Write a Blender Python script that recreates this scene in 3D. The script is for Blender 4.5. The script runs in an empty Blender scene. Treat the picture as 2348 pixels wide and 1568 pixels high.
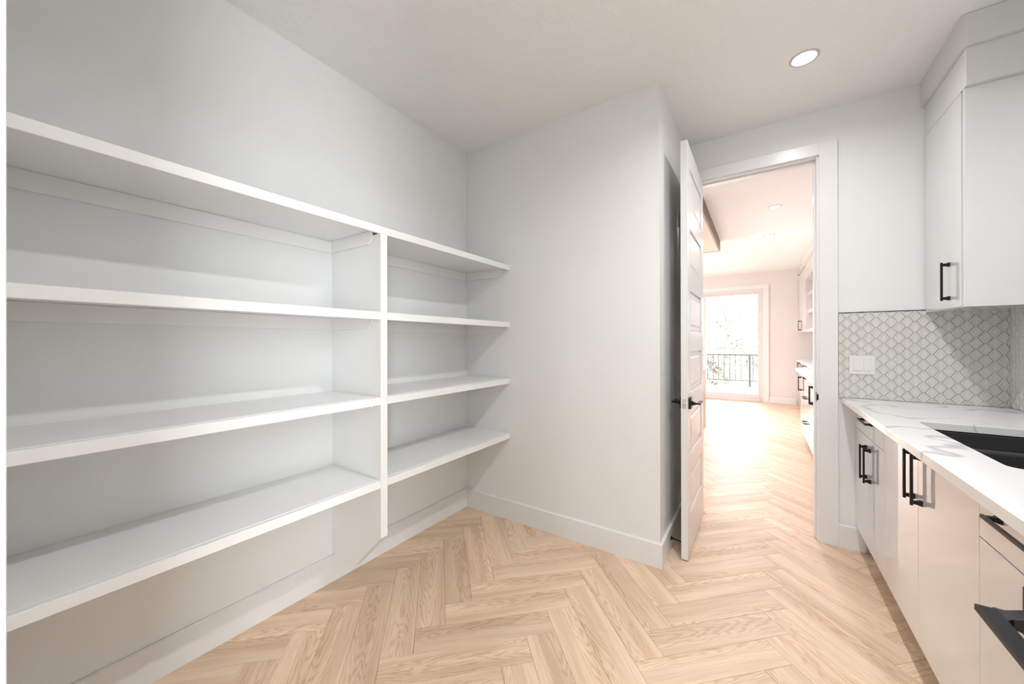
import bpy, bmesh, math, random
from mathutils import Vector, Matrix
random.seed(7)
C = bpy.context.scene.collection
PI = math.pi
# ------------------------------------------------------------------ camera, world, exposure
yaw, pit, rol, fpx = math.radians(33.933), math.radians(0.063), math.radians(-0.101), 843.6
H = 1.27
fw = Vector((-math.sin(yaw)*math.cos(pit), math.cos(yaw)*math.cos(pit), math.sin(pit)))
rt = Vector((math.cos(yaw), math.sin(yaw), 0)); up = rt.cross(fw)
r2 = rt*math.cos(rol)+up*math.sin(rol); u2 = -rt*math.sin(rol)+up*math.cos(rol)
cd = bpy.data.cameras.new('camera'); cam = bpy.data.objects.new('camera', cd); C.objects.link(cam)
m = Matrix((r2, u2, -fw)).transposed().to_4x4(); m.translation = (0, 0, H); cam.matrix_world = m
cd.sensor_width = 36; cd.lens = fpx/2348*36; cd.clip_start = .01; cd.clip_end = 200
cd.dof.use_dof = True; cd.dof.focus_distance = 2.6; cd.dof.aperture_fstop = 8
bpy.context.scene.camera = cam
sc = bpy.context.scene
sc.view_settings.view_transform = 'Standard'; sc.view_settings.look = 'None'
sc.view_settings.gamma = 1; sc.view_settings.use_curve_mapping = False
sc.view_settings.exposure = 1.19
W = bpy.data.worlds.new('sky'); sc.world = W; W.use_nodes = True
bg = W.node_tree.nodes['Background']; bg.inputs[0].default_value = (.955, .985, 1.0, 1); bg.inputs[1].default_value = 6.9
LAMP_W = 10.5          # pantry downlights
KIT_W = 6.5           # kitchen downlights
LAMP_C = (.98, .99, 1.0); KIT_C = (1.0, .82, .90)
ZC = 2.74

# ------------------------------------------------------------------ materials
def mat(name, col, rough=.5, spec=.5, metal=0, coat=0, bump=None, emis=None):
    M = bpy.data.materials.new(name); M.use_nodes = True
    b = M.node_tree.nodes['Principled BSDF']
    b.inputs['Base Color'].default_value = (*col, 1); b.inputs['Roughness'].default_value = rough
    b.inputs['Metallic'].default_value = metal; b.inputs['Specular IOR Level'].default_value = spec
    b.inputs['Coat Weight'].default_value = coat; b.inputs['Coat Roughness'].default_value = .03
    if emis: b.inputs['Emission Color'].default_value = (*emis[0], 1); b.inputs['Emission Strength'].default_value = emis[1]
    nt = M.node_tree; N = nt.nodes; L = nt.links
    if bump:
        sc_, st, dist, det = bump
        tc = N.new('ShaderNodeTexCoord'); no = N.new('ShaderNodeTexNoise'); bu = N.new('ShaderNodeBump')
        no.inputs['Scale'].default_value = sc_; no.inputs['Detail'].default_value = det
        bu.inputs['Strength'].default_value = st; bu.inputs['Distance'].default_value = dist
        L.new(tc.outputs['Object'], no.inputs['Vector']); L.new(no.outputs['Fac'], bu.inputs['Height'])
        L.new(bu.outputs['Normal'], b.inputs['Normal'])
    return M
M_wall = mat('wall_paint', (.85, .855, .85), .42, .4, bump=(260, .12, .001, 3))
M_ceil = mat('ceiling_texture', (.90, .90, .89), .9, .2, bump=(75, .7, .006, 3))
M_trim = mat('trim_paint', (.84, .84, .84), .3, .5, bump=(60, .03, .001, 2))
M_shelf = mat('shelf_paint', (.88, .88, .875), .33, .5, bump=(40, .03, .001, 2))
M_door = mat('door_paint', (.80, .80, .80), .22, .5, bump=(50, .03, .001, 2))
M_gloss = mat('cabinet_gloss', (.75, .76, .765), .25, .5, coat=1, bump=(6, .015, .002, 1))
M_carc = mat('cabinet_carcass', (.70, .68, .65), .4, bump=(60, .03, .001, 2))
M_frieze = mat('cabinet_trim_paint', (.72, .725, .725), .4, bump=(50, .03, .001, 2))
M_black = mat('black_metal', (.006, .0055, .006), .36, .28, bump=(300, .04, .0005, 2))
M_sink = mat('black_sink', (.014, .014, .015), .38, .5, bump=(500, .1, .0005, 2))
M_steel = mat('steel', (.62, .60, .56), .28, .5, metal=1, bump=(100, .03, .0005, 2))
M_ring = mat('lamp_trim', (.55, .52, .53), .35, .5, bump=(100, .02, .0005, 2))
M_tile = mat('glazed_tile', (.70, .69, .66), .12, .55, bump=(30, .04, .001, 2))
M_grout = mat('grout', (.72, .71, .69), .85, .2, bump=(300, .2, .001, 2))
M_plast = mat('switch_plastic', (.80, .80, .80), .25, .5, bump=(100, .02, .0005, 1))
M_kwall = mat('kitchen_wall_paint', (.80, .76, .74), .5, .4, bump=(260, .1, .001, 3))
M_kcab = mat('kitchen_cabinet_gloss', (.80, .77, .76), .1, .5, coat=1, bump=(6, .01, .001, 1))
M_walnut = mat('walnut_veneer', (.16, .085, .055), .45, .4, bump=(40, .1, .001, 3))
M_oakp = mat('oak_panel', (.52, .36, .24), .45, .4, bump=(60, .1, .001, 3))
M_panel = mat('cream_panel', (.72, .64, .52), .6, .3, bump=(20, .03, .001, 2))
M_deck = mat('deck_boards', (.55, .53, .50), .8, .2, bump=(30, .2, .002, 3))
M_rail = mat('railing_metal', (.018, .018, .018), .5, .3, bump=(100, .05, .0005, 2))
M_bark = mat('bark', (.12, .10, .09), .9, .1, bump=(20, .5, .01, 4))
M_leaf = mat('leaves', (.18, .19, .15), .8, .1, bump=(20, .2, .01, 2))
M_grass = mat('lawn', (.30, .33, .22), .95, .1, bump=(30, .6, .02, 4))
M_lens = mat('lamp_lens', (1, 1, 1), .4, .3, emis=((1.0, .97, .95), 9.0), bump=(100, .02, .0005, 1))
M_fblack = mat('rubber', (.02, .02, .02), .7, .3, bump=(100, .1, .0005, 1))
M_white_tip = mat('white_rubber', (.75, .74, .72), .6, .3, bump=(100, .05, .0005, 1))
M_vinyl = mat('vinyl_frame', (.76, .73, .72), .35, .4, bump=(100, .02, .0005, 1))
def glass():
    M = bpy.data.materials.new('window_glass'); M.use_nodes = True; nt = M.node_tree; N = nt.nodes; L = nt.links
    N.remove(N['Principled BSDF']); out = N['Material Output']
    t = N.new('ShaderNodeBsdfTransparent'); g = N.new('ShaderNodeBsdfGlossy'); g.inputs['Roughness'].default_value = .01
    fr = N.new('ShaderNodeFresnel'); fr.inputs['IOR'].default_value = 1.45; mx = N.new('ShaderNodeMixShader')
    L.new(fr.outputs[0], mx.inputs[0]); L.new(t.outputs[0], mx.inputs[1]); L.new(g.outputs[0], mx.inputs[2]); L.new(mx.outputs[0], out.inputs[0])
    return M
M_glass = glass()
def wood():
    M = bpy.data.materials.new('oak_planks'); M.use_nodes = True; nt = M.node_tree; N = nt.nodes; L = nt.links
    b = N['Principled BSDF']; b.inputs['Roughness'].default_value = .47; b.inputs['Specular IOR Level'].default_value = .4
    uv = N.new('ShaderNodeUVMap'); uv.uv_map = 'UVMap'
    oi = N.new('ShaderNodeObjectInfo'); sep = N.new('ShaderNodeSeparateXYZ'); L.new(uv.outputs[0], sep.inputs[0])
    at = N.new('ShaderNodeAttribute'); at.attribute_name = 'tint'
    add = N.new('ShaderNodeMath'); add.operation = 'ADD'; L.new(oi.outputs['Random'], add.inputs[0]); L.new(at.outputs['Fac'], add.inputs[1])
    fr = N.new('ShaderNodeMath'); fr.operation = 'FRACT'; L.new(add.outputs[0], fr.inputs[0])
    sc50 = N.new('ShaderNodeMath'); sc50.operation = 'MULTIPLY'; sc50.inputs[1].default_value = 57.0; L.new(fr.outputs[0], sc50.inputs[0])
    # offset coordinates per plank
    cx = N.new('ShaderNodeCombineXYZ'); L.new(sep.outputs[0], cx.inputs[0]); L.new(sep.outputs[1], cx.inputs[1]); L.new(sc50.outputs[0], cx.inputs[2])
    # fine streaks
    mp = N.new('ShaderNodeMapping'); mp.inputs['Scale'].default_value = (5, 230, 1); L.new(cx.outputs[0], mp.inputs[0])
    n1 = N.new('ShaderNodeTexNoise'); n1.inputs['Scale'].default_value = 1; n1.inputs['Detail'].default_value = 6; n1.inputs['Roughness'].default_value = .65; L.new(mp.outputs[0], n1.inputs['Vector'])
    # cathedral figure: nested arches, centred differently on every plank
    def M2(op, a, b=None, v=None):
        q = N.new('ShaderNodeMath'); q.operation = op
        for k, t in enumerate((a, b)):
            if t is None: continue
            if isinstance(t, (int, float)): q.inputs[k].default_value = t
            else: L.new(t, q.inputs[k])
        return q.outputs[0]
    mp2 = N.new('ShaderNodeMapping'); mp2.inputs['Scale'].default_value = (3.0, 22, 1); L.new(cx.outputs[0], mp2.inputs[0])
    n2 = N.new('ShaderNodeTexNoise'); n2.inputs['Scale'].default_value = 1.0; n2.inputs['Detail'].default_value = 3.0; n2.inputs['Roughness'].default_value = .5; L.new(mp2.outputs[0], n2.inputs['Vector'])
    c_off = M2('ADD', M2('MULTIPLY', M2('FRACT', M2('MULTIPLY', fr.outputs[0], 13.7)), .19), -.03)
    vy = M2('FRACT', M2('MULTIPLY', sep.outputs[1], 1.0))
    dvc = M2('MULTIPLY', M2('SUBTRACT', sep.outputs[1], c_off), 21.0)
    dirn = M2('SUBTRACT', M2('MULTIPLY', M2('GREATER_THAN', M2('FRACT', M2('MULTIPLY', fr.outputs[0], 5.3)), .5), 2.0), 1.0)
    ff = M2('ADD', M2('ADD', M2('MULTIPLY', dvc, dvc), M2('MULTIPLY', M2('MULTIPLY', sep.outputs[0], dirn), 3.4)), M2('MULTIPLY', n2.outputs['Fac'], 2.6))
    sn = N.new('ShaderNodeMath'); sn.operation = 'SINE'; L.new(M2('MULTIPLY', ff, 17.0), sn.inputs[0])
    mr0 = N.new('ShaderNodeMapRange'); mr0.inputs['From Min'].default_value = -.1; mr0.inputs['From Max'].default_value = 1; L.new(sn.outputs[0], mr0.inputs['Value'])
    ma = N.new('ShaderNodeMapRange'); ma.inputs['From Min'].default_value = .9; ma.inputs['From Max'].default_value = 2.6; ma.inputs['To Min'].default_value = 1; ma.inputs['To Max'].default_value = .12; L.new(M2('ABSOLUTE', dvc), ma.inputs['Value'])
    mr = N.new('ShaderNodeMath'); mr.operation = 'MULTIPLY'; L.new(mr0.outputs[0], mr.inputs[0]); L.new(ma.outputs[0], mr.inputs[1])
    # broad dark streaks
    mp3 = N.new('ShaderNodeMapping'); mp3.inputs['Scale'].default_value = (1.2, 16, 1); mp3.inputs['Location'].default_value = (7, 3, 0); L.new(cx.outputs[0], mp3.inputs[0])
    n3 = N.new('ShaderNodeTexNoise'); n3.inputs['Scale'].default_value = 1.0; n3.inputs['Detail'].default_value = 3; L.new(mp3.outputs[0], n3.inputs['Vector'])
    r3 = N.new('ShaderNodeValToRGB'); r3.color_ramp.elements[0].position = .34; r3.color_ramp.elements[0].color = (.71, .525, .365, 1); r3.color_ramp.elements[1].position = .62; r3.color_ramp.elements[1].color = (.87, .685, .508, 1); L.new(n3.outputs['Fac'], r3.inputs[0])
    def mixc(f, a, bcol, amt):
        mm = N.new('ShaderNodeMath'); mm.operation = 'MULTIPLY'; mm.inputs[1].default_value = amt; L.new(f, mm.inputs[0])
        x = N.new('ShaderNodeMix'); x.data_type = 'RGBA'; x.blend_type = 'MULTIPLY'; L.new(mm.outputs[0], x.inputs[0]); L.new(a, x.inputs[6]); x.inputs[7].default_value = bcol; return x.outputs[2]
    c = mixc(mr.outputs[0], r3.outputs[0], (.70, .57, .44, 1), .5)
    r1 = N.new('ShaderNodeMapRange'); r1.inputs['From Min'].default_value = .5; r1.inputs['From Max'].default_value = .72; L.new(n1.outputs['Fac'], r1.inputs['Value'])
    c = mixc(r1.outputs[0], c, (.64, .52, .40, 1), .55)
    # per plank tone
    hs = N.new('ShaderNodeHueSaturation'); mv = N.new('ShaderNodeMapRange'); mv.inputs['To Min'].default_value = .92; mv.inputs['To Max'].default_value = 1.08
    L.new(fr.outputs[0], mv.inputs['Value']); L.new(mv.outputs[0], hs.inputs['Value']); L.new(c, hs.inputs['Color']); L.new(hs.outputs[0], b.inputs['Base Color'])
    bu = N.new('ShaderNodeBump'); bu.inputs['Strength'].default_value = .08; bu.inputs['Distance'].default_value = .001; L.new(n1.outputs['Fac'], bu.inputs['Height']); L.new(bu.outputs[0], b.inputs['Normal'])
    return M
M_wood = wood()
M_gap = mat('plank_joint', (.30, .19, .10), .9, .1, bump=(80, .1, .001, 1))
def quartz():
    M = bpy.data.materials.new('veined_quartz'); M.use_nodes = True; nt = M.node_tree; N = nt.nodes; L = nt.links
    b = N['Principled BSDF']; b.inputs['Roughness'].default_value = .16
    tc = N.new('ShaderNodeTexCoord'); n = N.new('ShaderNodeTexNoise'); n.inputs['Scale'].default_value = 1.5; n.inputs['Detail'].default_value = 3; n.inputs['Roughness'].default_value = .55
    mp = N.new('ShaderNodeMapping'); mp.inputs['Location'].default_value = (3.1, 1.7, .4); mp.inputs['Rotation'].default_value = (0, 0, .5)
    L.new(tc.outputs['Object'], mp.inputs[0]); L.new(mp.outputs[0], n.inputs['Vector'])
    a = N.new('ShaderNodeMath'); a.operation = 'SUBTRACT'; a.inputs[1].default_value = .5; L.new(n.outputs['Fac'], a.inputs[0])
    ab = N.new('ShaderNodeMath'); ab.operation = 'ABSOLUTE'; L.new(a.outputs[0], ab.inputs[0])
    n2 = N.new('ShaderNodeTexNoise'); n2.inputs['Scale'].default_value = 3.3; L.new(tc.outputs['Object'], n2.inputs['Vector'])
    w = N.new('ShaderNodeMapRange'); w.inputs['From Min'].default_value = .35; w.inputs['From Max'].default_value = .7; w.inputs['To Min'].default_value = .0005; w.inputs['To Max'].default_value = .026; L.new(n2.outputs['Fac'], w.inputs['Value'])
    dv = N.new('ShaderNodeMath'); dv.operation = 'DIVIDE'; L.new(ab.outputs[0], dv.inputs[0]); L.new(w.outputs[0], dv.inputs[1])
    r = N.new('ShaderNodeValToRGB'); r.color_ramp.elements[0].color = (.55, .55, .56, 1); r.color_ramp.elements[1].color = (.86, .86, .86, 1); r.color_ramp.elements[1].position = .95
    e = r.color_ramp.elements.new(.45); e.color = (.68, .68, .69, 1)
    L.new(dv.outputs[0], r.inputs[0]); L.new(r.outputs[0], b.inputs['Base Color'])
    return M
M_quartz = quartz()

# ------------------------------------------------------------------ mesh helpers
def box(bm, x0, x1, y0, y1, z0, z1, mi=0):
    x0, x1 = min(x0, x1), max(x0, x1); y0, y1 = min(y0, y1), max(y0, y1); z0, z1 = min(z0, z1), max(z0, z1)
    v = [bm.verts.new(p) for p in ((x0,y0,z0),(x1,y0,z0),(x1,y1,z0),(x0,y1,z0),(x0,y0,z1),(x1,y0,z1),(x1,y1,z1),(x0,y1,z1))]
    for f in ((0,3,2,1),(4,5,6,7),(0,1,5,4),(1,2,6,5),(2,3,7,6),(3,0,4,7)):
        bm.faces.new([v[i] for i in f]).material_index = mi
def prism(bm, pts, axis, a, b):
    """polygon pts (2-D) extruded from a to b along axis (0 x, 1 y, 2 z)"""
    def P(p, t):
        q = list(p); q.insert(axis, t); return q
    A = [bm.verts.new(P(p, a)) for p in pts]; B = [bm.verts.new(P(p, b)) for p in pts]
    n = len(pts); bm.faces.new(A); bm.faces.new(B[::-1])
    for i in range(n): bm.faces.new((A[i], B[i], B[(i+1) % n], A[(i+1) % n]))
def cyl(bm, p0, p1, r0, r1=None, n=20):
    p0, p1 = Vector(p0), Vector(p1); r1 = r0 if r1 is None else r1
    d = (p1-p0).normalized(); u = d.orthogonal().normalized(); v = d.cross(u)
    A = [bm.verts.new(p0+(u*math.cos(t*2*PI/n)+v*math.sin(t*2*PI/n))*r0) for t in range(n)]
    B = [bm.verts.new(p1+(u*math.cos(t*2*PI/n)+v*math.sin(t*2*PI/n))*r1) for t in range(n)]
    bm.faces.new(A[::-1]); bm.faces.new(B)
    for i in range(n): bm.faces.new((A[i], A[(i+1) % n], B[(i+1) % n], B[i]))
def obj(name, bm, material, parent=None, bevel=0, seg=2, smooth=False, org=None):
    bmesh.ops.recalc_face_normals(bm, faces=bm.faces)
    if org is not None: bmesh.ops.translate(bm, verts=bm.verts, vec=-Vector(org))
    me = bpy.data.meshes.new(name); bm.to_mesh(me); bm.free()
    for mm in (material if isinstance(material, (list, tuple)) else [material]): me.materials.append(mm)
    o = bpy.data.objects.new(name, me); C.objects.link(o)
    if parent: o.parent = parent
    if org is not None: o.location = org
    if smooth:
        for p in me.polygons: p.use_smooth = True
    if bevel:
        b = o.modifiers.new('bevel', 'BEVEL'); b.width = bevel; b.segments = seg; b.limit_method = 'ANGLE'; b.angle_limit = .5
        b.harden_normals = True
        for p in me.polygons: p.use_smooth = True
    return o
def tag(o, label, cat, group=None):
    o['label'] = label; o['category'] = cat
    if group: o['group'] = group
    return o
def thing(name, label, cat, loc=(0,0,0), group=None, rz=0):
    o = bpy.data.objects.new(name, None); C.objects.link(o); o.location = loc; o.rotation_euler[2] = rz
    o.empty_display_size = .05
    return tag(o, label, cat, group)
def struct(name, bm, material, parent=None, bevel=0, **k):
    o = obj(name, bm, material, parent, bevel, **k)
    if not parent: o['kind'] = 'structure'
    return o
def boxes(*bs):
    bm = bmesh.new()
    for b in bs: box(bm, *b)
    return bm

# ------------------------------------------------------------------ dimensions
XL, YJ, XJ, YB, YB2 = -1.9, 2.186, -.466, 3.036, 3.15     # left wall, jog wall, jog side, back wall, back wall far face
XR = 1.088                                               # right wall
DL, DR, DT = -.395, .303, 2.447                          # door opening
YF = 9.4; XK = -4.6                                      # kitchen far wall, kitchen left wall
# ------------------------------------------------------------------ shell
struct('wall_left', boxes((XL-.12, XL, -.12, YJ, 0, ZC)), M_wall)
bm = boxes((XL-.12, XJ-.1, YJ, YJ+.1, 0, ZC))
box(bm, XJ-.1, XJ, YJ, YB, 0, ZC)
struct('wall_jog', bm, M_wall)
bm = bmesh.new()
box(bm, XJ-.1, DL-.02, YB, YB2, 0, ZC); box(bm, DL-.02, DR+.02, YB, YB2, DT+.02, ZC); box(bm, DR+.02, XR+.12, YB, YB2, 0, ZC)
struct('wall_back', bm, M_wall)
struct('wall_right', boxes((XR, XR+.12, -.12, YB, 0, ZC)), M_wall)
# wall the photographer stands in (doorway x -.5 .. .345)
NX0, NX1 = -.5, .345
bm = bmesh.new()
box(bm, XL, NX0-.02, -.12, 0, 0, ZC); box(bm, NX0-.02, NX1+.02, -.12, 0, DT+.02, ZC); box(bm, NX1+.02, XR, -.12, 0, 0, ZC)
struct('wall_front', bm, M_wall)
struct('ceiling', boxes((XL-.12, XR+.12, -.12, YB2-.02, ZC, ZC+.1)), M_ceil)
# hall behind the camera, with a window opening added to light the pantry
HX0, HX1 = -2.2, -.35
struct('wall_hall', boxes((-1.62, -1.5, -2.4, -.12, 0, ZC), (-1.62, 1.12, -2.5, -2.4, 0, ZC), (1.0, 1.12, -2.4, HX0, 0, ZC), (1.0, 1.12, HX1, -.12, 0, ZC), (1.0, 1.12, HX0, HX1, 0, .1), (1.0, 1.12, HX0, HX1, 2.6, ZC)), M_wall)
struct('ceiling_hall', boxes((-1.62, 1.12, -2.5, -.12, ZC, ZC+.1)), M_ceil)
# kitchen shell
PX0, PX1, PZ1 = -2.05, .0, 2.33                           # patio opening
WY0, WY1, WZ0, WZ1 = 6.0, 8.2, .7, 2.35                   # big unseen window added for daylight in the kitchen's left wall
bm = boxes((XK, PX0, YF, YF+.15, -.05, ZC), (PX0, PX1+.06, YF, YF+.15, PZ1+.06, ZC), (PX1+.06, 1.2, YF, YF+.15, -.05, ZC))
struct('wall_kitchen_back', bm, M_kwall)
struct('wall_kitchen_right', boxes((XR, XR+.12, YB2, YF, 0, ZC)), M_kwall)
struct('wall_kitchen_left', boxes((XK-.12, XK, YB2, WY0, 0, ZC), (XK-.12, XK, WY1, YF, 0, ZC), (XK-.12, XK, WY0, WY1, 0, WZ0), (XK-.12, XK, WY0, WY1, WZ1, ZC)), M_kwall)
struct('wall_kitchen_front', boxes((XK, XJ-.1, YB2-.1, YB2, 0, ZC)), M_kwall)
struct('ceiling_kitchen', boxes((XK-.12, XR+.12, YB2-.02, YF+.15, ZC, ZC+.1)), M_ceil)

# ------------------------------------------------------------------ floor: herringbone planks
fl = struct('floor', boxes((XL-.12, XR+.12, -2.5, YB2, -.06, -.012), (XK-.12, XR+.12, YB2, YF+.14, -.06, -.012)), M_gap)
PWD, PLN = .1308, .604
s = math.sqrt(.5)
QX, QY = .105, 1.818
def clip(poly, ax, lim, keep_less):
    out = []
    for i in range(len(poly)):
        a, b = poly[i], poly[(i+1) % len(poly)]
        ia = (a[ax] <= lim) == keep_less or abs(a[ax]-lim) < 1e-9; ib = (b[ax] <= lim) == keep_less or abs(b[ax]-lim) < 1e-9
        if ia: out.append(a)
        if ia != ib:
            t = (lim-a[ax])/(b[ax]-a[ax]); out.append((a[0]+(b[0]-a[0])*t, a[1]+(b[1]-a[1])*t))
    return out
G = .00045
def plank_into(bm, loc_poly, T, uvoff, tint, uvl, tl):
    """loc_poly in plank-local coords, T maps local -> output coords"""
    n = len(loc_poly); cxp = sum(p[0] for p in loc_poly)/n; cyp = sum(p[1] for p in loc_poly)/n
    def ins(p, d):
        q = Vector((p[0]-cxp, p[1]-cyp)); L = q.length
        return (p[0]-math.copysign(min(d, abs(q.x)), q.x), p[1]-math.copysign(min(d, abs(q.y)), q.y))
    top = [ins(p, .0009) for p in loc_poly]
    A = [bm.verts.new((*T(p), -.011)) for p in loc_poly]; B = [bm.verts.new((*T(p), -.0007)) for p in loc_poly]; D = [bm.verts.new((*T(p), 0)) for p in top]
    fs = [(bm.faces.new(D), top)]
    for i in range(n):
        j = (i+1) % n
        fs.append((bm.faces.new((B[i], B[j], D[j], D[i])), (loc_poly[i], loc_poly[j], top[j], top[i])))
        fs.append((bm.faces.new((A[i], A[j], B[j], B[i])), (loc_poly[i], loc_poly[j], loc_poly[j], loc_poly[i])))
    for f, uvs in fs:
        for lp, u in zip(f.loops, uvs):
            lp[uvl].uv = (u[0], u[1]); lp[tl] = (tint, tint, tint, 1)
def new_plank_bm():
    bm = bmesh.new(); return bm, bm.loops.layers.uv.new('UVMap'), bm.loops.layers.color.new('tint')
full_local = [(G, G), (PLN-G, G), (PLN-G, PWD-G), (G, PWD-G)]
full_mesh = None
regions = [(XL, XR, -2.4, YB2-.05), (XK, XR, YB2-.05, YF)]
cands = []
for c in range(-6, 5):
    for k in range(-26, 50):
        for kind in (0, 1):
            # A plank: corner P, dir d1=(s,s), side d2=(-s,s);  B plank: corner Q-W*e.. dir e=(s,-s), side d1
            Px = QX-PLN*s+c*PLN*2*s; Py = QY-PLN*s+k*PWD/s
            if kind == 0: O, ex, ey = (Px, Py), (s, s), (-s, s)
            else: O, ex, ey = (Px+PLN*s-PWD*s, Py+PLN*s+PWD*s), (s, -s), (s, s)
            cands.append((O, ex, ey, kind))
near, far = [], []
for O, ex, ey, kind in cands:
    wp = [(O[0]+ex[0]*a+ey[0]*b, O[1]+ex[1]*a+ey[1]*b) for a, b in full_local]
    for ri, (x0, x1, y0, y1) in enumerate(regions):
        q = clip(clip(clip(clip(wp, 0, x0+.002, False), 0, x1-.002, True), 1, y0, False), 1, y1, True)
        if len(q) < 3: continue
        area = abs(sum(q[i][0]*q[(i+1) % len(q)][1]-q[(i+1) % len(q)][0]*q[i][1] for i in range(len(q))))/2
        if area < .0006: continue
        cxm = sum(p[0] for p in q)/len(q); cym = sum(p[1] for p in q)/len(q)
        if cxm < XJ-.3 and YJ+.3 < cym < YB2-.05: continue     # inside the jog, nothing to see
        loc = [((p[0]-O[0])*ex[0]+(p[1]-O[1])*ex[1], (p[0]-O[0])*ey[0]+(p[1]-O[1])*ey[1]) for p in q]
        isfull = area > PLN*PWD*.985
        vis = cym > .1 and cym < 6.2 and (cym < 3.3 or (-1.0 < cxm < .6))
        (near if vis else far).append((O, ex, ey, loc, isfull))
for O, ex, ey, loc, isfull in near:
    if isfull and full_mesh:
        o = bpy.data.objects.new('plank', full_mesh); C.objects.link(o)
    else:
        bm, ul, tl = new_plank_bm(); plank_into(bm, full_local if isfull else loc, lambda p: p, 0, 0, ul, tl)
        if ex[1] < 0: pass
        bmesh.ops.recalc_face_normals(bm, faces=bm.faces)
        me = bpy.data.meshes.new('plank'); bm.to_mesh(me); bm.free(); me.materials.append(M_wood)
        for f in me.polygons: pass
        o = bpy.data.objects.new('plank', me); C.objects.link(o)
        if isfull: full_mesh = me
    o.location = (O[0], O[1], 0); o.rotation_euler[2] = math.atan2(ex[1], ex[0]); o.parent = fl
bm, ul, tl = new_plank_bm()
for O, ex, ey, loc, isfull in far:
    plank_into(bm, loc, lambda p: (O[0]+ex[0]*p[0]+ey[0]*p[1], O[1]+ex[1]*p[0]+ey[1]*p[1]), random.random()*30, random.random(), ul, tl)
o = obj('plank_field', bm, M_wood, fl); o['kind'] = 'stuff'

# ------------------------------------------------------------------ baseboards, casings
BH, BT = .139, .014
def bb_x(bm, x0, x1, y, sgn, h=BH):      # runs along x, on wall plane y, projecting sgn*BT
    prism(bm, [(y, 0), (y+sgn*BT, 0), (y+sgn*BT, h-.006), (y+sgn*(BT-.006), h), (y, h)], 0, x0, x1)
def bb_y(bm, y0, y1, x, sgn, h=BH):
    prism(bm, [(x, 0), (x+sgn*BT, 0), (x+sgn*BT, h-.006), (x+sgn*(BT-.006), h), (x, h)], 1, y0, y1)
bm = bmesh.new(); bb_y(bm, 0, YJ-BT, XL, 1); struct('baseboard_left', bm, M_trim)
bm = bmesh.new(); bb_x(bm, XL+BT, XJ+BT, YJ, -1); bb_y(bm, YJ, YB, XJ, 1); struct('baseboard_jog', bm, M_trim)
bm = bmesh.new(); bb_x(bm, .404, .53, YB, -1); struct('baseboard_back', bm, M_trim)
bm = bmesh.new(); bb_x(bm, XL+BT, NX0-.09, 0, 1); struct('baseboard_front', bm, M_trim)
bm = bmesh.new(); bb_x(bm, .165, .62, YF, -1, .12); struct('baseboard_kitchen', bm, M_trim)
# jamb + casing of the back doorway
CT = .018
bm = bmesh.new()
box(bm, DR, DR+.02, YB-.001, YB2+.001, 0, DT); box(bm, DL-.02, DL, YB-.001, YB2+.001, 0, DT); box(bm, DL-.02, DR+.02, YB-.001, YB2+.001, DT, DT+.02)
for a, b in ((DR-.011, DR), (DL, DL+.011)): box(bm, a, b, YB+.042, YB+.08, 0, DT)
box(bm, DL+.011, DR-.011, YB+.042, YB+.08, DT-.011, DT)
struct('trim_1', bm, M_trim, bevel=.0015)
bm = bmesh.new()
box(bm, DR+.012, .404, YB-CT, YB, 0, DT+.0855); box(bm, XJ+.002, DL-.012, YB-CT, YB, 0, DT+.0855); box(bm, DL-.012, DR+.012, YB-CT, YB, DT+.008, DT+.0855)
struct('trim_2', bm, M_trim, bevel=.0015)
bm = bmesh.new()
box(bm, DR+.006, .404, YB2, YB2+CT, 0, DT+.083); box(bm, DL-.08, DL-.006, YB2, YB2+CT, 0, DT+.083); box(bm, DL-.006, DR+.006, YB2, YB2+CT, DT+.006, DT+.083)
struct('trim_3', bm, M_trim, bevel=.0015)
# jamb and casing of the doorway the picture is taken from
bm = bmesh.new()
box(bm, NX0-.02, NX0-.002, -.121, .001, 0, DT); box(bm, NX1+.002, NX1+.02, -.121, .001, 0, DT); box(bm, NX0-.02, NX1+.02, -.121, .001, DT, DT+.02)
struct('trim_4', bm, M_trim, bevel=.0015)
bm = bmesh.new()
box(bm, NX0-.09, NX0, 0, CT+.0005, 0, DT+.085); box(bm, NX1+.012, NX1+.09, 0, CT, 0, DT+.085); box(bm, NX0, NX1+.012, 0, CT, DT+.008, DT+.085)
struct('trim_5', bm, M_trim, bevel=.002)
# strike plate on right jamb
bm = bmesh.new()
box(bm, DR-.0015, DR, YB+.004, YB+.034, .888, .948)
cyl(bm, (DR+.004, YB-.001, .9), (DR+.004, YB-.001, .936), .0045, n=12); box(bm, DR-.0015, DR+.004, YB-.004, YB+.006, .9, .936)
tag(obj('strike_plate', bm, M_black, bevel=.001), 'small black latch strike plate on the right jamb of the far doorway', 'strike plate')

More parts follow.
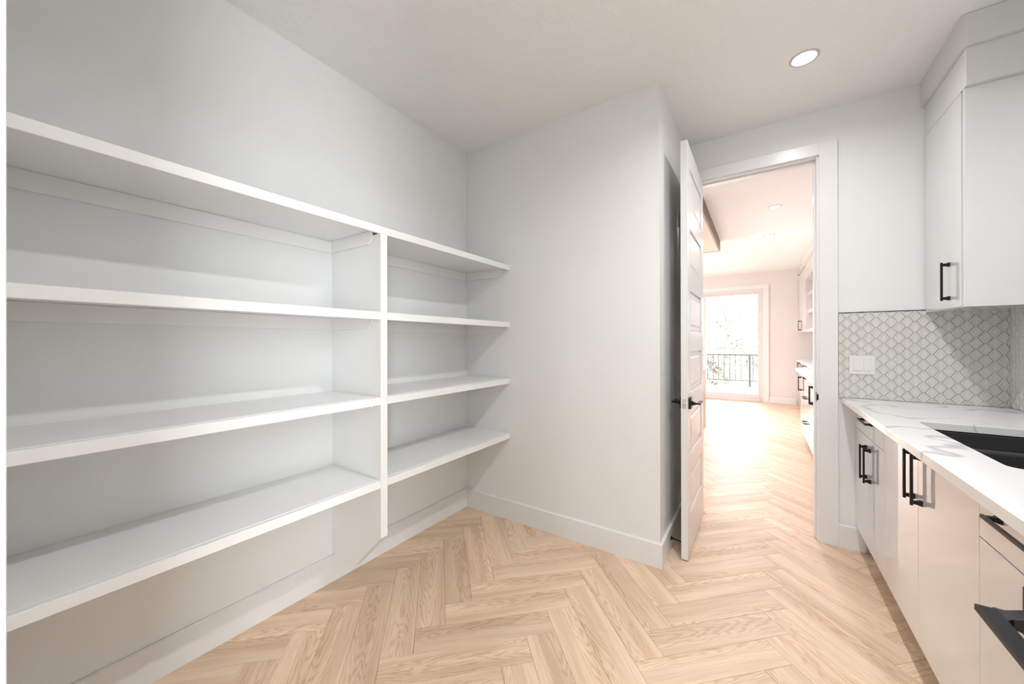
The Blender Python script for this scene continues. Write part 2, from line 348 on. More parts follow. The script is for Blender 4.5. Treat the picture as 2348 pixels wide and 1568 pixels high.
# ------------------------------------------------------------------ doors
def lever(parent, X, Y, Z, side, ydir, lv=.108):
    """rectangular rose on face plane X, side=+1/-1 outward in x, lever running ydir"""
    bm = boxes((X, X+side*.0115, Y-.033, Y+.033, Z-.033, Z+.033)); r = obj('door_handle', bm, M_black, parent, bevel=.002)
    bm = bmesh.new()
    pr = [(.010, .017), (.018, .0115), (.034, .0105), (.041, .0155), (.043, .0155)]
    rings = []
    for d, h in pr:
        w = h
        rings.append([bm.verts.new((X+side*d, Y+a*w, Z-.0015+b*(.012 if d < .02 else .0105-(d-.018)*.27))) for a, b in ((-1,-1),(1,-1),(1,1),(-1,1))])
    for a, b in zip(rings, rings[1:]):
        for i in range(4): bm.faces.new((a[i], a[(i+1) % 4], b[(i+1) % 4], b[i]))
    bm.faces.new(rings[0][::-1]); bm.faces.new(rings[-1])
    obj('neck', bm, M_black, r, bevel=.001)
    y0, y1 = Y-ydir*.012, Y+ydir*lv
    bm = bmesh.new(); prism(bm, [(X+side*.038, y0), (X+side*.060, y0), (X+side*.060, y1), (X+side*.040, y1)], 2, Z-.006, Z+.003)
    obj('lever', bm, M_black, r, bevel=.0015)
PAN = [(2.315, 2.062), (1.948, 1.700), (1.580, 1.335), (1.212, .970), (.845, .602), (.484, .250)]
def door(name, X0, X1, Ya, Yb, z0, z1, latch_y, st=.102, handed=1):
    """slab in plane x, from Ya to Yb"""
    d = struct(name, boxes((X0+.011, X1-.011, Ya+.002, Yb-.002, z0+.002, z1-.002)), M_door)
    bm = bmesh.new()
    box(bm, X0, X1, Ya, Ya+st, z0, z1); box(bm, X0, X1, Yb-st, Yb, z0, z1)
    zs = [z1]+[v for p in PAN for v in p]+[z0]
    for i in range(0, len(zs), 2): box(bm, X0, X1, Ya+st, Yb-st, zs[i+1], zs[i])
    obj('door_frame', bm, M_door, d, bevel=.0025)
    for a, b in PAN:
        for xs, sg in ((X0, -1), (X1, 1)):
            bm = bmesh.new(); y0, y1 = Ya+st, Yb-st
            base = xs-sg*.0108
            rings = []
            for off, h in ((.0015, 0), (.012, .0035), (.03, .004), (.045, .0085)):
                rings.append([bm.verts.new((base+sg*h, yy, zz)) for yy, zz in ((y0+off, b+off), (y1-off, b+off), (y1-off, a-off), (y0+off, a-off))])
            for p, q in zip(rings, rings[1:]):
                for i in range(4): bm.faces.new((p[i], p[(i+1) % 4], q[(i+1) % 4], q[i]))
            bm.faces.new(rings[-1]); bm.faces.new(rings[0][::-1])
            obj('door_panel', bm, M_door, d)
    return d
d1 = door('door_1', -.381, -.344, 2.325, 3.032, .009, 2.441, 2.325)
lever(d1, -.344, 2.385, .912, 1, 1); lever(d1, -.381, 2.385, .912, -1, 1, .1)
bm = boxes((-.3735, -.3515, 2.3235, 2.3265, .884, .94)); cyl(bm, (-.3625, 2.3265, .912), (-.3625, 2.320, .912), .0105, .0095, 20)
cyl(bm, (-.3625, 2.321, .912), (-.3625, 2.313, .912), .0065, .0055, 16)
o = obj('latch', bm, M_steel, d1, bevel=.0008); o['label'] = 'satin metal latch bolt in the door edge'
for z in (.25, .95, 1.6, 2.2):
    bm = bmesh.new(); cyl(bm, (-.392, 3.031, z-.05), (-.392, 3.031, z+.05), .006, n=12); obj('hinge', bm, M_black, d1)
d2 = door('door_2', .301, .336, .032, .795, .009, 2.441, .795)
lever(d2, .301, .754, .912, -1, -1, .12)
# door stop: black rod from the baseboard
ds = thing('door_stop', 'black rod door stop with white tip fixed to baseboard behind the open door', 'door stop', (XJ+BT, 2.41, .073))
o = obj('stop_base', (lambda b: (cyl(b, (0,0,0), (.005,0,0), .013, .011, 16), b)[1])(bmesh.new()), M_black, ds)
bm = bmesh.new(); cyl(bm, (.005, 0, 0), (.012, 0, 0), .0095, .005, 14); cyl(bm, (.012, 0, 0), (.062, -.006, -.004), .0042, .0042, 12)
obj('rod', bm, M_black, ds)
bm = bmesh.new(); cyl(bm, (.062, -.006, -.004), (.070, -.007, -.005), .008, .007, 14); obj('tip', bm, M_white_tip, ds)

# ------------------------------------------------------------------ built-in shelving
XS = -1.487; DY0, DY1 = 1.098, 1.136; NT = .018
su = thing('shelving_unit', 'white built-in pantry shelves with central divider along the left wall', 'shelving', (XL, 0, 0))
def P(name, bm, **k):
    bmesh.ops.translate(bm, verts=bm.verts, vec=(-XL, 0, 0)); return obj(name, bm, M_shelf, k.pop('parent', su), **k)
TOPS = [1.826, 1.418, 1.013, .620]; NH = .038; ST = .018
bm = bmesh.new()
prism(bm, [(XL+.001, .1405), (-1.70, .1405), (XS-.001, .342), (XS-.001, TOPS[0]-NH-.001), (XL+.001, TOPS[0]-ST-.001)][::-1], 1, DY0, DY1)
P('divider', bm, bevel=.001)
for zt in TOPS:
    spans = [(.003, YJ-.001)] if zt == TOPS[0] else [(.003, DY0-.0005), (DY1+.0005, YJ-.001)]
    for a, b in spans:
        bm = boxes((XL+.001, XS-NT-.0012, a, b, zt-ST, zt)); sh = P('shelf', bm, bevel=.0012)
        bm = boxes((XS-NT, XS, a, b, zt-.0025-NH+.001, zt-.0025)); P('nosing', bm, parent=sh, bevel=.003)
    for a, b, dv in ((.003, DY0-.001, 1), (DY1+.001, YJ-.001, 0)):
        zb = zt-ST-.0005
        bm = boxes((XL+.001, XL+.012, a, b, zb-.062, zb)); P('cleat', bm, bevel=.001)
        # side cleats, cut back at the front
        pts = [(XL+.0125, zb), (XL+.0125, zb-.062), (-1.572, zb-.062), (-1.543, zb-.036), (-1.543, zb)]
        for y0, y1 in ((b-.0115, b-.0005), (a+.0005, a+.0115)):
            bm = bmesh.new(); prism(bm, pts, 1, y0, y1); P('cleat', bm, bevel=.001)

# ------------------------------------------------------------------ pull handles
def pull(parent, X, Y, Z, L, vertical, depth=.031, name='handle'):
    """bar pull on face plane X (opening towards -x); centre Y,Z"""
    bm = bmesh.new(); h = L/2; w = .0045
    def bx(a0, a1, b0, b1, d0, d1):   # a along handle, b across, d out from face
        if vertical: box(bm, X-d1, X-d0, Y+b0, Y+b1, Z+a0, Z+a1)
        else: box(bm, X-d1, X-d0, Y+a0, Y+a1, Z+b0, Z+b1)
    bx(-h, h, -w, w, depth-.008, depth)
    for sgn in (-1, 1):
        a = sgn*(h-.012)
        rings = []
        for d, e, f in ((0, .010, .0085), (.007, .0095, .0075), (.013, .0068, .0052), (depth-.0085, .0062, .0048)):
            row = []
            for p, q in ((-1,-1),(1,-1),(1,1),(-1,1)):
                A, B = a+p*e, q*f
                row.append(bm.verts.new((X-d, Y+B, Z+A) if vertical else (X-d, Y+A, Z+B)))
            rings.append(row)
        for r0, r1 in zip(rings, rings[1:]):
            for i in range(4): bm.faces.new((r0[i], r0[(i+1) % 4], r1[(i+1) % 4], r1[i]))
        bm.faces.new(rings[0][::-1]); bm.faces.new(rings[-1])
    return obj(name, bm, M_black, parent, bevel=.0008, seg=1)

# ------------------------------------------------------------------ base cabinets in the pantry
XF = .485; ZT = .895; ZD = .152; ZS = .752; g = .0015
def front(name, parent, y0, y1, z0, z1, m=None, X=XF, t=.019):
    return obj(name, boxes((X, X+t, y0+g, y1-g, z0+g, z1-g)), m or M_gloss, parent, bevel=.0012)
def base(label, y0, y1, doors, drawer, X=XF, zt=ZT, zd=ZD, back=None, group='white gloss base cabinets under the pantry counter', m=None, m2=None):
    c = thing('base_cabinet', label, 'cabinet', (0, 0, 0), group)
    obj('carcass', boxes((X+.0195, (back or XR)-.004, y0+.0008, y1-.0008, zd, zt-.001)), m2 or M_carc, c)
    obj('toe_kick', boxes((X+.075, X+.09, y0+.0008, y1-.0008, 0.001, zd-.0005)), m2 or M_carc, c)
    ztop = zt-.006
    if drawer:
        f = front('drawer', c, y0, y1, ZS, ztop, m, X); pull(f, X, (y0+y1)/2, ZS+(ztop-ZS)*.62, .19, False); ztop = ZS
    return c, ztop
Y0, Y1, Y2, Y3, Y4 = 3.02, 2.413, 1.510, 1.125, .60
c, zt = base('white gloss base cabinet in the corner by the doorway, one drawer above two doors', Y1, Y0, 2, True)
ym = 2.712
f = front('cabinet_door', c, Y1, ym, ZD, zt); pull(f, XF, ym-.044, .612, .187, True)
f = front('cabinet_door', c, ym, Y0, ZD, zt); pull(f, XF, ym+.044, .612, .187, True)
c, zt = base('white gloss sink base cabinet with two full-height doors and paired black pulls', Y2, Y1, 2, False)
bpy.data.objects.remove([k for k in c.children if k.name.startswith('carcass')][0])
obj('carcass', boxes((XF+.0195, XF+.0345, Y2+.0008, Y1-.0008, ZD, ZT-.001), (XF+.035, XR-.02, Y2+.0008, Y1-.0008, ZD, ZD+.016), (XF+.035, XR-.02, Y2+.0008, Y2+.0165, ZD+.0165, ZT-.001), (XF+.035, XR-.02, Y1-.0165, Y1-.0008, ZD+.0165, ZT-.001), (XR-.0195, XR-.004, Y2+.0008, Y1-.0008, ZD, ZT-.001)), M_carc, c)
ym = 1.966
f = front('cabinet_door', c, Y2, ym, ZD, zt); pull(f, XF, ym-.040, .768, .187, True)
f = front('cabinet_door', c, ym, Y1, ZD, zt); pull(f, XF, ym+.040, .768, .187, True)
c, zt = base('white gloss base cabinet nearest the camera, drawer with long black pull above a door', Y3, Y2, 1, True)
f = front('cabinet_door', c, Y3, Y2, ZD, zt)
obj('filler_panel', boxes((XF, XF+.019, Y0+.0005, YB-.0005, ZD, ZT-.003)), M_gloss, c)
# second run on to the front wall, beside the near door
c, zt = base('white gloss base cabinet beside the near open door', .80, Y3, 1, True)
front('cabinet_door', c, .80, Y3, ZD, zt)
# ------------------------------------------------------------------ countertop with sink cut-out
SX0, SX1, SY0, SY1, SR = .568, .985, 1.595, 2.308, .05
def rrect(x0, x1, y0, y1, r, n=6):
    pts = []
    for cx_, cy_, a0 in ((x1-r, y1-r, 0), (x0+r, y1-r, PI/2), (x0+r, y0+r, PI), (x1-r, y0+r, 3*PI/2)):
        for i in range(n+1):
            t = a0+PI/2*i/n; pts.append((cx_+r*math.cos(t), cy_+r*math.sin(t)))
    return pts
def slab(outer, inner, z0, z1):
    bm = bmesh.new(); es = []
    for loop in (outer, inner):
        if not loop: continue
        vs = [bm.verts.new((*p, z0)) for p in loop]
        es += [bm.edges.new((vs[i], vs[(i+1) % len(vs)])) for i in range(len(vs))]
    bmesh.ops.triangle_fill(bm, edges=es, use_beauty=True)
    r = bmesh.ops.extrude_face_region(bm, geom=bm.faces[:])
    bmesh.ops.translate(bm, verts=[v for v in r['geom'] if isinstance(v, bmesh.types.BMVert)], vec=(0, 0, z1-z0))
    return bm
XCF = .420
bm = slab([(XCF, .80), (XR-.001, .80), (XR-.001, YB-.001), (XCF, YB-.001)], rrect(SX0, SX1, SY0, SY1, SR if False else .032), ZT, .925)
tag(obj('countertop', bm, M_quartz, bevel=.0015), 'white quartz countertop with grey veins over the pantry cabinets', 'countertop')
sk = thing('sink', 'black undermount double bowl sink set in the veined quartz counter', 'sink', (0, 0, 0))
def bowl(x0, x1, y0, y1):
    bm = bmesh.new(); rings = []
    for off, z, r in ((-.012, .8935, .04), (0, .8935, .03), (.002, .885, .03), (.008, .72, .035), (.03, .692, .03), (.15, .688, .01)):
        rings.append([bm.verts.new((*p, z)) for p in rrect(x0+off, x1-off, y0+off, y1-off, r)])
    for p, q in zip(rings, rings[1:]):
        for i in range(len(p)): bm.faces.new((p[i], p[(i+1) % len(p)], q[(i+1) % len(p)], q[i]))
    bm.faces.new(rings[-1]); o = obj('bowl', bm, M_sink, sk, smooth=True)
    so = o.modifiers.new('s', 'SOLIDIFY'); so.thickness = .0012; so.offset = 0
    cx_, cy_ = (x0+x1)/2, (y0+y1)/2
    bm = bmesh.new(); cyl(bm, (cx_, cy_, .6895), (cx_, cy_, .693), .045, .04, 28); d = obj('drain', bm, M_steel, o); d['label'] = 'steel drain ring'
YM = 1.965
bowl(SX0-.004, SX1+.004, YM+.013, SY1+.004); bowl(SX0-.004, SX1+.004, SY0-.004, YM-.013)
bm = bmesh.new(); prism(bm, [(YM-.012, .80), (YM+.012, .80), (YM+.011, .884), (YM+.006, .8885), (YM-.006, .8885), (YM-.011, .884)], 0, SX0+.01, SX1-.01)
obj('bowl_divider', bm, M_sink, sk, bevel=.002)
# ------------------------------------------------------------------ backsplash tiles
CP, RP, E2 = .0324, .0620, .0058          # column pitch, row pitch, half flat
HW = CP-E2
ZB0, ZB1 = .9255, 1.448
def tile_mesh(clipbox=None, c=(0, 0)):
    """hex tile in (u,v), height h towards viewer; clipped to box when given"""
    gp = .0010
    def hexa(w, h, e): return [(-e, -h), (e, -h), (w, 0), (e, h), (-e, h), (-w, 0)]
    rr = [(hexa(HW-gp, RP/2-gp, E2-gp*.3), .0005), (hexa(HW-gp-.0003, RP/2-gp-.0003, E2-gp*.3), .0040), (hexa(HW-.0046, RP/2-.0046, E2-.0016), .0062), (hexa(.0150, .0238, .0028), .0060), (hexa(.0136, .0222, .0024), .0040)]
    return rr
def add_tiles(parent, to3d, u0, u1, v0, v1, col0, ucen, vcen, nmax_cols, stuff_parent=None, hole=None, skipu=None):
    shared = None; st = bmesh.new(); any_st = False
    ncol = int((u1-u0)/CP)+4
    for ci in range(-ncol, ncol+1):
        uc = ucen+ci*CP
        if uc+HW < u0 or uc-HW > u1: continue
        for ri in range(-12, 14):
            vc = vcen+ri*RP+(RP/2 if ci % 2 else 0)
            if vc+RP/2 < v0+.001 or vc-RP/2 > v1-.001: continue
            cut = uc-HW < u0 or uc+HW > u1 or vc-RP/2 < v0 or vc+RP/2 > v1
            single = nmax_cols is None or abs(ci) < nmax_cols
            rings = []
            for pts, h in tile_mesh():
                rings.append([(min(max(uc+p[0], u0), u1), min(max(vc+p[1], v0), v1), h) for p in pts])
            bm = bmesh.new() if single else st
            if single and not cut and shared:
                bm.free(); o = bpy.data.objects.new('tile', shared); C.objects.link(o); o.parent = parent
                o.location = to3d(uc, vc, 0); o.rotation_euler = shared_rot
                continue
            V = []
            off = (uc, vc) if single else (0, 0)
            for r in rings: V.append([bm.verts.new(((p[0]-off[0]), (p[1]-off[1]), p[2])) for p in r])
            for a, b in zip(V, V[1:]):
                for i in range(6): bm.faces.new((a[i], a[(i+1) % 6], b[(i+1) % 6], b[i]))
            bm.faces.new(V[-1])
            if single:
                bmesh.ops.remove_doubles(bm, verts=bm.verts, dist=1e-5)
                o = obj('tile', bm, M_tile, parent)
                o.location = to3d(uc, vc, 0); o.rotation_euler = shared_rot
                if not cut: shared = o.data
            else: any_st = True
    if any_st:
        bmesh.ops.remove_doubles(st, verts=st.verts, dist=1e-6)
        o = obj('tile_field', st, M_tile, parent); o.location = to3d(0, 0, 0); o.rotation_euler = shared_rot; o['kind'] = 'stuff'
    else: st.free()
# far wall: u along +x, v up, normal -y
shared_rot = (PI/2, 0, 0)
bs = obj('backsplash', boxes((.405, XR-.0005, YB-.003, YB-.0003, ZB0, ZB1)), M_grout)
tag(bs, 'white embossed honeycomb tile backsplash beside the doorway', 'backsplash')
add_tiles(bs, lambda u, v, h: (u, YB-.003, v), .406, XR-.009, ZB0+.001, ZB1-.003, 0, 1.062, 1.291, None)
tag(obj('edge_strip', boxes((.404, .80, YB-.008, YB-.0003, ZB1, ZB1+.0028)), M_black), 'thin dark metal edging strip along the top of the backsplash', 'edge strip')
# right wall: u along -y, normal -x
shared_rot = (PI/2, 0, -PI/2)
bs2 = obj('backsplash', boxes((XR-.003, XR-.0003, .80, YB-.0035, ZB0, ZB1)), M_grout)
tag(bs2, 'white embossed tile backsplash on the right wall above the sink', 'backsplash')
# local x -> -y
add_tiles(bs2, lambda u, v, h: (XR-.003, -u, v), -(YB-.010), -.81, ZB0+.001, ZB1-.003, 0, -(YB-.02), 1.291, 15)
# light switch
sw = thing('light_switch', 'white double rocker light switch plate on the honeycomb backsplash', 'light switch', (.5135, YB-.0085, 1.130))
obj('switch_plate', boxes((-.058, .058, -.005, 0, -.057, .057)), M_plast, sw, bevel=.002)
for dx in (-.0235, .0235):
    bm = bmesh.new(); prism(bm, [(-.005, -.033), (-.0095, -.033), (-.0068, .033), (-.005, .033)], 0, dx-.0165, dx+.0165)
    obj('rocker', bm, M_plast, sw, bevel=.0008)

# ------------------------------------------------------------------ upper cabinet
UX = .7785; UY = 2.572
uc = thing('wall_cabinet', 'tall white gloss wall cabinet above the backsplash with one black pull', 'cabinet', (0, 0, 0))
obj('carcass', boxes((UX+.0205, XR-.002, UY, YB-.001, 1.432, 2.43)), M_gloss, uc, bevel=.001)
f = obj('cabinet_door', boxes((UX, UX+.019, UY+.0145, YB-.012, 1.434, 2.428)), M_gloss, uc, bevel=.0012)
pull(f, UX, UY+.0145+.125, 1.567, .19, True)
obj('end_panel', boxes((UX+.002, XR-.002, UY-.017, UY-.0005, 1.430, 2.43)), M_gloss, uc, bevel=.001)
obj('frieze', boxes((UX+.0, XR-.002, UY-.043, YB-.001, 2.4305, 2.60)), M_frieze, uc, bevel=.001)
obj('crown', boxes((UX-.018, XR-.002, UY-.068, YB-.001, 2.6005, ZC-.001)), M_frieze, uc, bevel=.001)

# ------------------------------------------------------------------ ceiling lights
def downlight(label, x, y, watts, col, r=.064, group='round recessed ceiling lights'):
    t = thing('ceiling_light', label, 'ceiling light', (x, y, ZC), group)
    bm = bmesh.new(); n = 40; R = [(r, -.0005), (r-.001, -.004), (r-.006, -.006), (r-.014, -.004), (r-.017, -.001)]
    V = [[bm.verts.new((a*math.cos(2*PI*i/n), a*math.sin(2*PI*i/n), h)) for i in range(n)] for a, h in R]
    for p, q in zip(V, V[1:]):
        for i in range(n): bm.faces.new((p[i], p[(i+1) % n], q[(i+1) % n], q[i]))
    obj('trim_ring', bm, M_ring, t, smooth=True)
    bm = bmesh.new(); rr = r-.0165; V = [[bm.verts.new((a*rr*math.cos(2*PI*i/n), a*rr*math.sin(2*PI*i/n), h)) for i in range(n)] for a, h in ((1, -.001), (.9, -.005), (.6, -.0075), (.2, -.0085))]
    for p, q in zip(V, V[1:]):
        for i in range(n): bm.faces.new((p[i], p[(i+1) % n], q[(i+1) % n], q[i]))
    bm.faces.new(V[-1]); obj('lens', bm, M_lens, t, smooth=True)
    ld = bpy.data.lights.new('lamp', 'AREA'); ld.shape = 'DISK'; ld.size = .09; ld.energy = watts; ld.color = col; ld.spread = 2.75
    lo = bpy.data.objects.new('lamp', ld); C.objects.link(lo); lo.parent = t; lo.location = (0, 0, -.0095)
    return t
downlight('lit recessed ceiling light in the pantry, in front of the doorway', .195, 2.425, LAMP_W*.17, LAMP_C)
downlight('recessed pantry ceiling light nearer the shelving, above the frame', .195, 1.35, LAMP_W*.66, LAMP_C)
downlight('added fill ceiling light in the pantry closest to the near doorway, unseen above the frame', .195, .5, LAMP_W*.34, LAMP_C)  # extra lamp added to brighten the near end of the left wall
downlight('added unseen fill ceiling light in the hall behind the doorway the picture is taken from', -.2, -1.1, LAMP_W*.7, LAMP_C)  # unseen hall lamp, added as fill from behind the camera
downlight('nearer of the two lit ceiling lights seen through the doorway', .142, 4.918, KIT_W, KIT_C)
downlight('farther of the two lit ceiling lights seen through the doorway', .115, 6.18, KIT_W, KIT_C)
for x, y, lb in ((-1.9, 3.7, 'added unseen kitchen fill light in front of the dark ceiling box'), (-1.9, 7.4, 'added unseen kitchen fill light above the island'), (-3.4, 6.2, 'added unseen kitchen fill light near the large added side window')):  # out-of-view lamps added to raise the kitchen brightness
    downlight(lb, x, y, KIT_W*1.3, KIT_C)

# ------------------------------------------------------------------ kitchen beyond the doorway
# near run, front x .45
KX = .452; KG = 'white gloss kitchen base cabinets seen through the doorway'
def kbase(label, y0, y1, back=XR, X=KX):
    c = thing('base_cabinet', label, 'cabinet', (0, 0, 0), KG)
    obj('carcass', boxes((X+.0195, back-.004, y0+.0008, y1-.0008, .11, .884)), M_kcab, c)
    obj('toe_kick', boxes((X+.07, X+.085, y0+.0008, y1-.0008, .001, .1095)), M_kwall, c); return c
c = kbase('white gloss kitchen cabinet next to the doorway with full doors', YB2+.03, 4.42)
for a, b in ((YB2+.03, 3.80), (3.80, 4.42)): f = front('cabinet_door', c, a, b, .11, .879, M_kcab, KX); pull(f, KX, (3.76 if a < 3.5 else 3.84), .70, .19, True)
c = kbase('white gloss kitchen cabinet with paired vertical black pulls', 4.42, 5.30)
f = front('cabinet_door', c, 4.42, 4.86, .11, .879, M_kcab, KX); pull(f, KX, 4.82, .72, .19, True)
f = front('cabinet_door', c, 4.86, 5.30, .11, .879, M_kcab, KX); pull(f, KX, 4.90, .72, .19, True)
c = kbase('white gloss kitchen cabinet with three stacked drawers', 5.30, 5.85)
for a, b in ((.11, .41), (.41, .70), (.70, .879)): f = front('drawer', c, 5.30, 5.85, a, b, M_kcab, KX); pull(f, KX, 5.575, (a+b)/2+.05, .19, False)
c = kbase('white gloss kitchen cabinet at the far end of the run with one door', 5.85, 6.22)
f = front('cabinet_door', c, 5.85, 6.22, .11, .879, M_kcab, KX); pull(f, KX, 6.16, .72, .19, True)
tag(obj('countertop', boxes((.40, XR-.001, YB2+.02, 6.26, .885, .925)), M_quartz, bevel=.002), 'white kitchen countertop on the nearer run beyond the doorway', 'countertop')
c = kbase('white gloss shallow kitchen cabinet beside the patio door wall', 6.28, YF-.02, X=.655)
for a, b in ((6.28, 7.3), (7.3, 8.35), (8.35, YF-.02)): f = front('cabinet_door', c, a, b, .11, .879, M_kcab, .655); pull(f, .655, b-.06, .76, .19, True)
tag(obj('countertop', boxes((.615, XR-.001, 6.265, YF-.001, .885, .925)), M_quartz, bevel=.002), 'white kitchen countertop under the open shelves at the far wall', 'countertop')
# upper with open shelves
ku = thing('wall_cabinet', 'white kitchen wall cabinet with open shelves beyond the doorway', 'cabinet', (0, 0, 0))
obj('carcass', boxes((.675, XR-.002, 8.15, YF-.002, 1.455, 2.60)), M_kcab, ku)
f = obj('cabinet_door', boxes((.655, .674, 8.16, YF-.012, 1.46, 2.595)), M_kcab, ku, bevel=.001); pull(f, .655, YF-.30, 1.59, .19, True)
obj('side_panel', boxes((.66, XR-.002, 8.131, 8.149, 1.44, 2.60)), M_kcab, ku, bevel=.001)
obj('back_panel', boxes((XR-.012, XR-.002, 5.2, 8.13, 1.44, 2.60)), M_kcab, ku)
obj('top_panel', boxes((.66, XR-.013, 5.2, 8.13, 2.34, 2.60)), M_kcab, ku, bevel=.001)
for z in (1.44, 1.765, 2.06): obj('shelf', boxes((.70, XR-.013, 5.2, 8.13, z, z+.055)), M_kcab, ku, bevel=.001)
obj('crown', boxes((.635, XR-.002, 5.2, YF-.002, 2.601, ZC-.001)), M_kcab, ku, bevel=.001)
# ceiling box over the island and the island
cb = thing('ceiling_box', 'dark walnut framed box with cream underside hung from the kitchen ceiling', 'ceiling box', (0, 0, 0))
obj('frame', boxes((-1.9, -.472, 4.15, 4.17, 2.595, ZC-.001), (-.492, -.472, 4.1705, 6.14, 2.595, ZC-.001), (-1.9, -1.88, 4.1705, 6.14, 2.595, ZC-.001), (-1.879, -.4925, 6.12, 6.14, 2.595, ZC-.001)), M_walnut, cb)
obj('underside_panel', boxes((-1.879, -.493, 4.171, 6.119, 2.598, 2.61)), M_panel, cb)
isl = thing('kitchen_island', 'oak panelled kitchen island with white top behind the open door', 'island', (0, 0, 0))
obj('end_panel', boxes((-1.72, -.675, 6.21, 6.23, .001, .884)), M_oakp, isl)
obj('body', boxes((-1.72, -.675, 4.12, 6.2095, .001, .884)), M_oakp, isl)
obj('island_top', boxes((-1.77, -.64, 4.07, 6.26, .885, .925)), M_quartz, isl, bevel=.002)

# ------------------------------------------------------------------ patio door
w = bmesh.new(); y = YF
bx_ = lambda *a: box(w, *a)
bx_(PX1+.062, .162, y-.018, y, 0, 2.485); bx_(PX0-.1, PX0-.002, y-.018, y, 0, 2.485); bx_(PX0-.002, PX1+.062, y-.018, y, 2.395, 2.485)
struct('trim_6', w, M_trim, bevel=.003)
pd = struct('door_3', boxes((PX1+.002, PX1+.06, y-.004, y+.12, .0, PZ1+.06), (PX0, PX0+.05, y-.004, y+.12, 0, PZ1+.06), (PX0+.05, PX1+.002, y-.004, y+.12, PZ1+.005, PZ1+.06), (PX0+.05, PX1+.002, y-.03, y+.12, .001, .07)), M_vinyl, bevel=.002)
def sash(x0, x1, yy):
    sb = boxes((x0, x0+.05, yy, yy+.035, .071, PZ1+.004), (x1-.03, x1, yy, yy+.035, .071, PZ1+.004), (x0+.05, x1-.03, yy, yy+.035, PZ1-.045, PZ1+.004), (x0+.05, x1-.03, yy, yy+.035, .071, .15))
    so = obj('sash', sb, M_vinyl, pd, bevel=.002)
    obj('pane', boxes((x0+.05, x1-.03, yy+.014, yy+.02, .15, PZ1-.045)), M_glass, so)
sash(-1.06, PX1+.002, y+.02); sash(PX0+.05, -1.0, y+.062)
kw = struct('fill_window_1', boxes((XK-.1, XK-.02, WY0, WY0+.05, WZ0, WZ1), (XK-.1, XK-.02, WY1-.05, WY1, WZ0, WZ1), (XK-.1, XK-.02, WY0+.05, WY1-.05, WZ0, WZ0+.05), (XK-.1, XK-.02, WY0+.05, WY1-.05, WZ1-.05, WZ1), (XK-.1, XK-.02, 7.07, 7.13, WZ0+.05, WZ1-.05)), M_vinyl)  # unseen side window, added as a daylight source for the kitchen
obj('pane', boxes((XK-.065, XK-.06, WY0+.05, 7.07, WZ0+.05, WZ1-.05)), M_glass, kw); obj('pane', boxes((XK-.065, XK-.06, 7.13, WY1-.05, WZ0+.05, WZ1-.05)), M_glass, kw)

hw = struct('fill_window_2', boxes((1.03, 1.10, HX0, HX0+.05, .1, 2.6), (1.03, 1.10, HX1-.05, HX1, .1, 2.6), (1.03, 1.10, HX0+.05, HX1-.05, .1, .15), (1.03, 1.10, HX0+.05, HX1-.05, 2.55, 2.6)), M_vinyl)  # unseen window added so soft daylight reaches the shelves through the doorway
obj('pane', boxes((1.06, 1.065, HX0+.05, HX1-.05, .15, 2.55)), M_glass, hw)
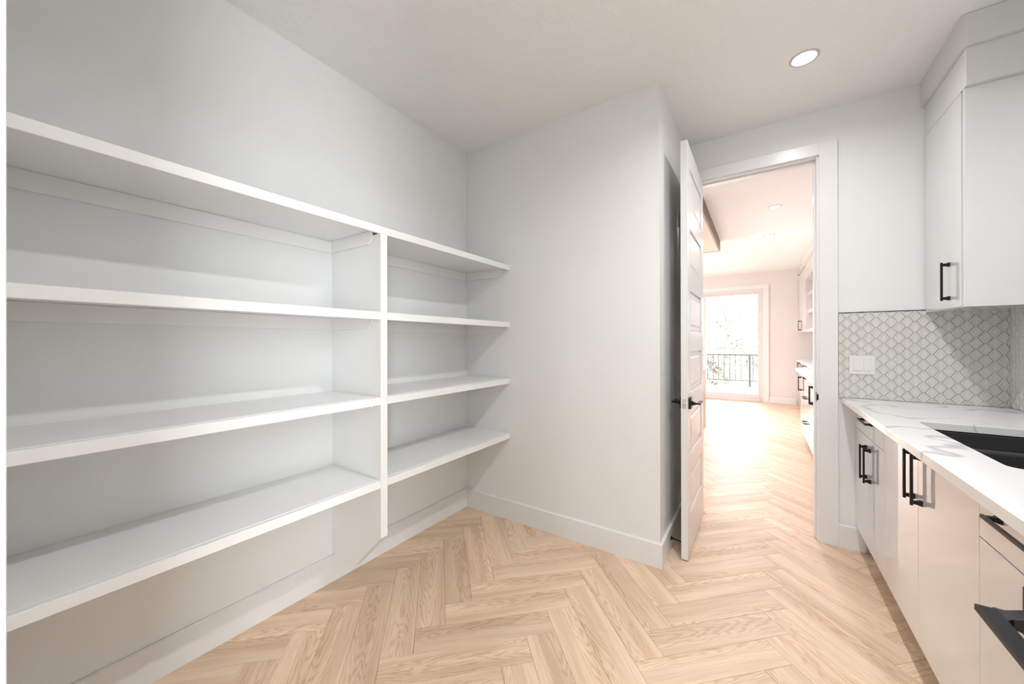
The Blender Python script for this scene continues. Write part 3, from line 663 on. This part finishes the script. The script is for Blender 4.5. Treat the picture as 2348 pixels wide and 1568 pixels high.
# ------------------------------------------------------------------ outside
dk = struct('deck', boxes((-6, 3, YF+.16, 12.98, -.25, -.085)), M_deck)
nb = 24
for i in range(nb):
    y0 = YF+.17+i*(12.98-YF-.17)/nb
    obj('deck_board', boxes((-5.8, 2.8, y0, y0+(12.98-YF-.17)/nb-.005, -.084, -.06)), M_deck, dk)
rl = thing('deck_railing', 'dark metal railing with thin balusters on the deck outside the patio door', 'railing', (0, 12.9, -.06))
obj('top_rail', boxes((-5.8, 2.8, -.025, .025, .93, .965)), M_rail, rl)
obj('bottom_rail', boxes((-5.8, 2.8, -.012, .012, .17, .195)), M_rail, rl)
for x in (-5.75, -4.0, -2.12, -.24, 1.64): obj('post', boxes((x-.025, x+.025, -.0255, .0255, 0, .929)), M_rail, rl)
base_me = None
for i in range(56):
    x = -5.6+i*.147
    if min(abs(x-p) for p in (-5.75, -4.0, -2.12, -.24, 1.64)) < .04: continue
    if base_me is None:
        o = obj('baluster', boxes((-.009, .009, -.009, .009, .195, .93)), M_rail, rl); base_me = o.data; o.location = (x, 0, 0)
    else:
        o = bpy.data.objects.new('baluster', base_me); C.objects.link(o); o.parent = rl; o.location = (x, 0, 0)
struct('lawn', boxes((-40, 40, 13.2, 60, -2.6, -2.5)), M_grass)
def tree(label, x, y, h, r, seed):
    rnd = random.Random(seed); t = thing('tree', label, 'tree', (x, y, -2.5), 'trees beyond the deck railing')
    bm = bmesh.new(); cyl(bm, (0, 0, 0), (.1, 0, h*.55), .16, .08, 10)
    tips = []
    for i in range(14):
        a = rnd.random()*2*PI; z = h*(.35+.5*rnd.random()); L = r*(.5+.5*rnd.random())
        p = (L*math.cos(a), L*math.sin(a), z+L*.5); cyl(bm, (.05, 0, z*.8), p, .05, .012, 6); tips.append(p)
    obj('trunk', bm, M_bark, t)
    bm = bmesh.new()
    for i in range(2400):
        c0 = rnd.choice(tips); u = Vector((rnd.gauss(0, 1), rnd.gauss(0, 1), rnd.gauss(0, .8)))*r*.28
        p = Vector(c0)+u; a = Vector((rnd.gauss(0, 1), rnd.gauss(0, 1), rnd.gauss(0, 1))).normalized(); b = a.orthogonal().normalized(); sz = .05+.06*rnd.random()
        bm.faces.new([bm.verts.new(p+a*sz), bm.verts.new(p+b*sz*.55), bm.verts.new(p-a*sz), bm.verts.new(p-b*sz*.55)])
    o = obj('foliage', bm, M_leaf, t); o['kind'] = 'stuff'
tree('bushy low tree behind the railing, left of the railing post', -1.5, 16.5, 4.1, 1.1, 1)
tree('slender tree at the right edge of the patio door view', .35, 21, 5.4, 1.2, 2)
tree('tall pale tree farthest back behind the railing', -2.0, 30, 8.0, 2.2, 3)
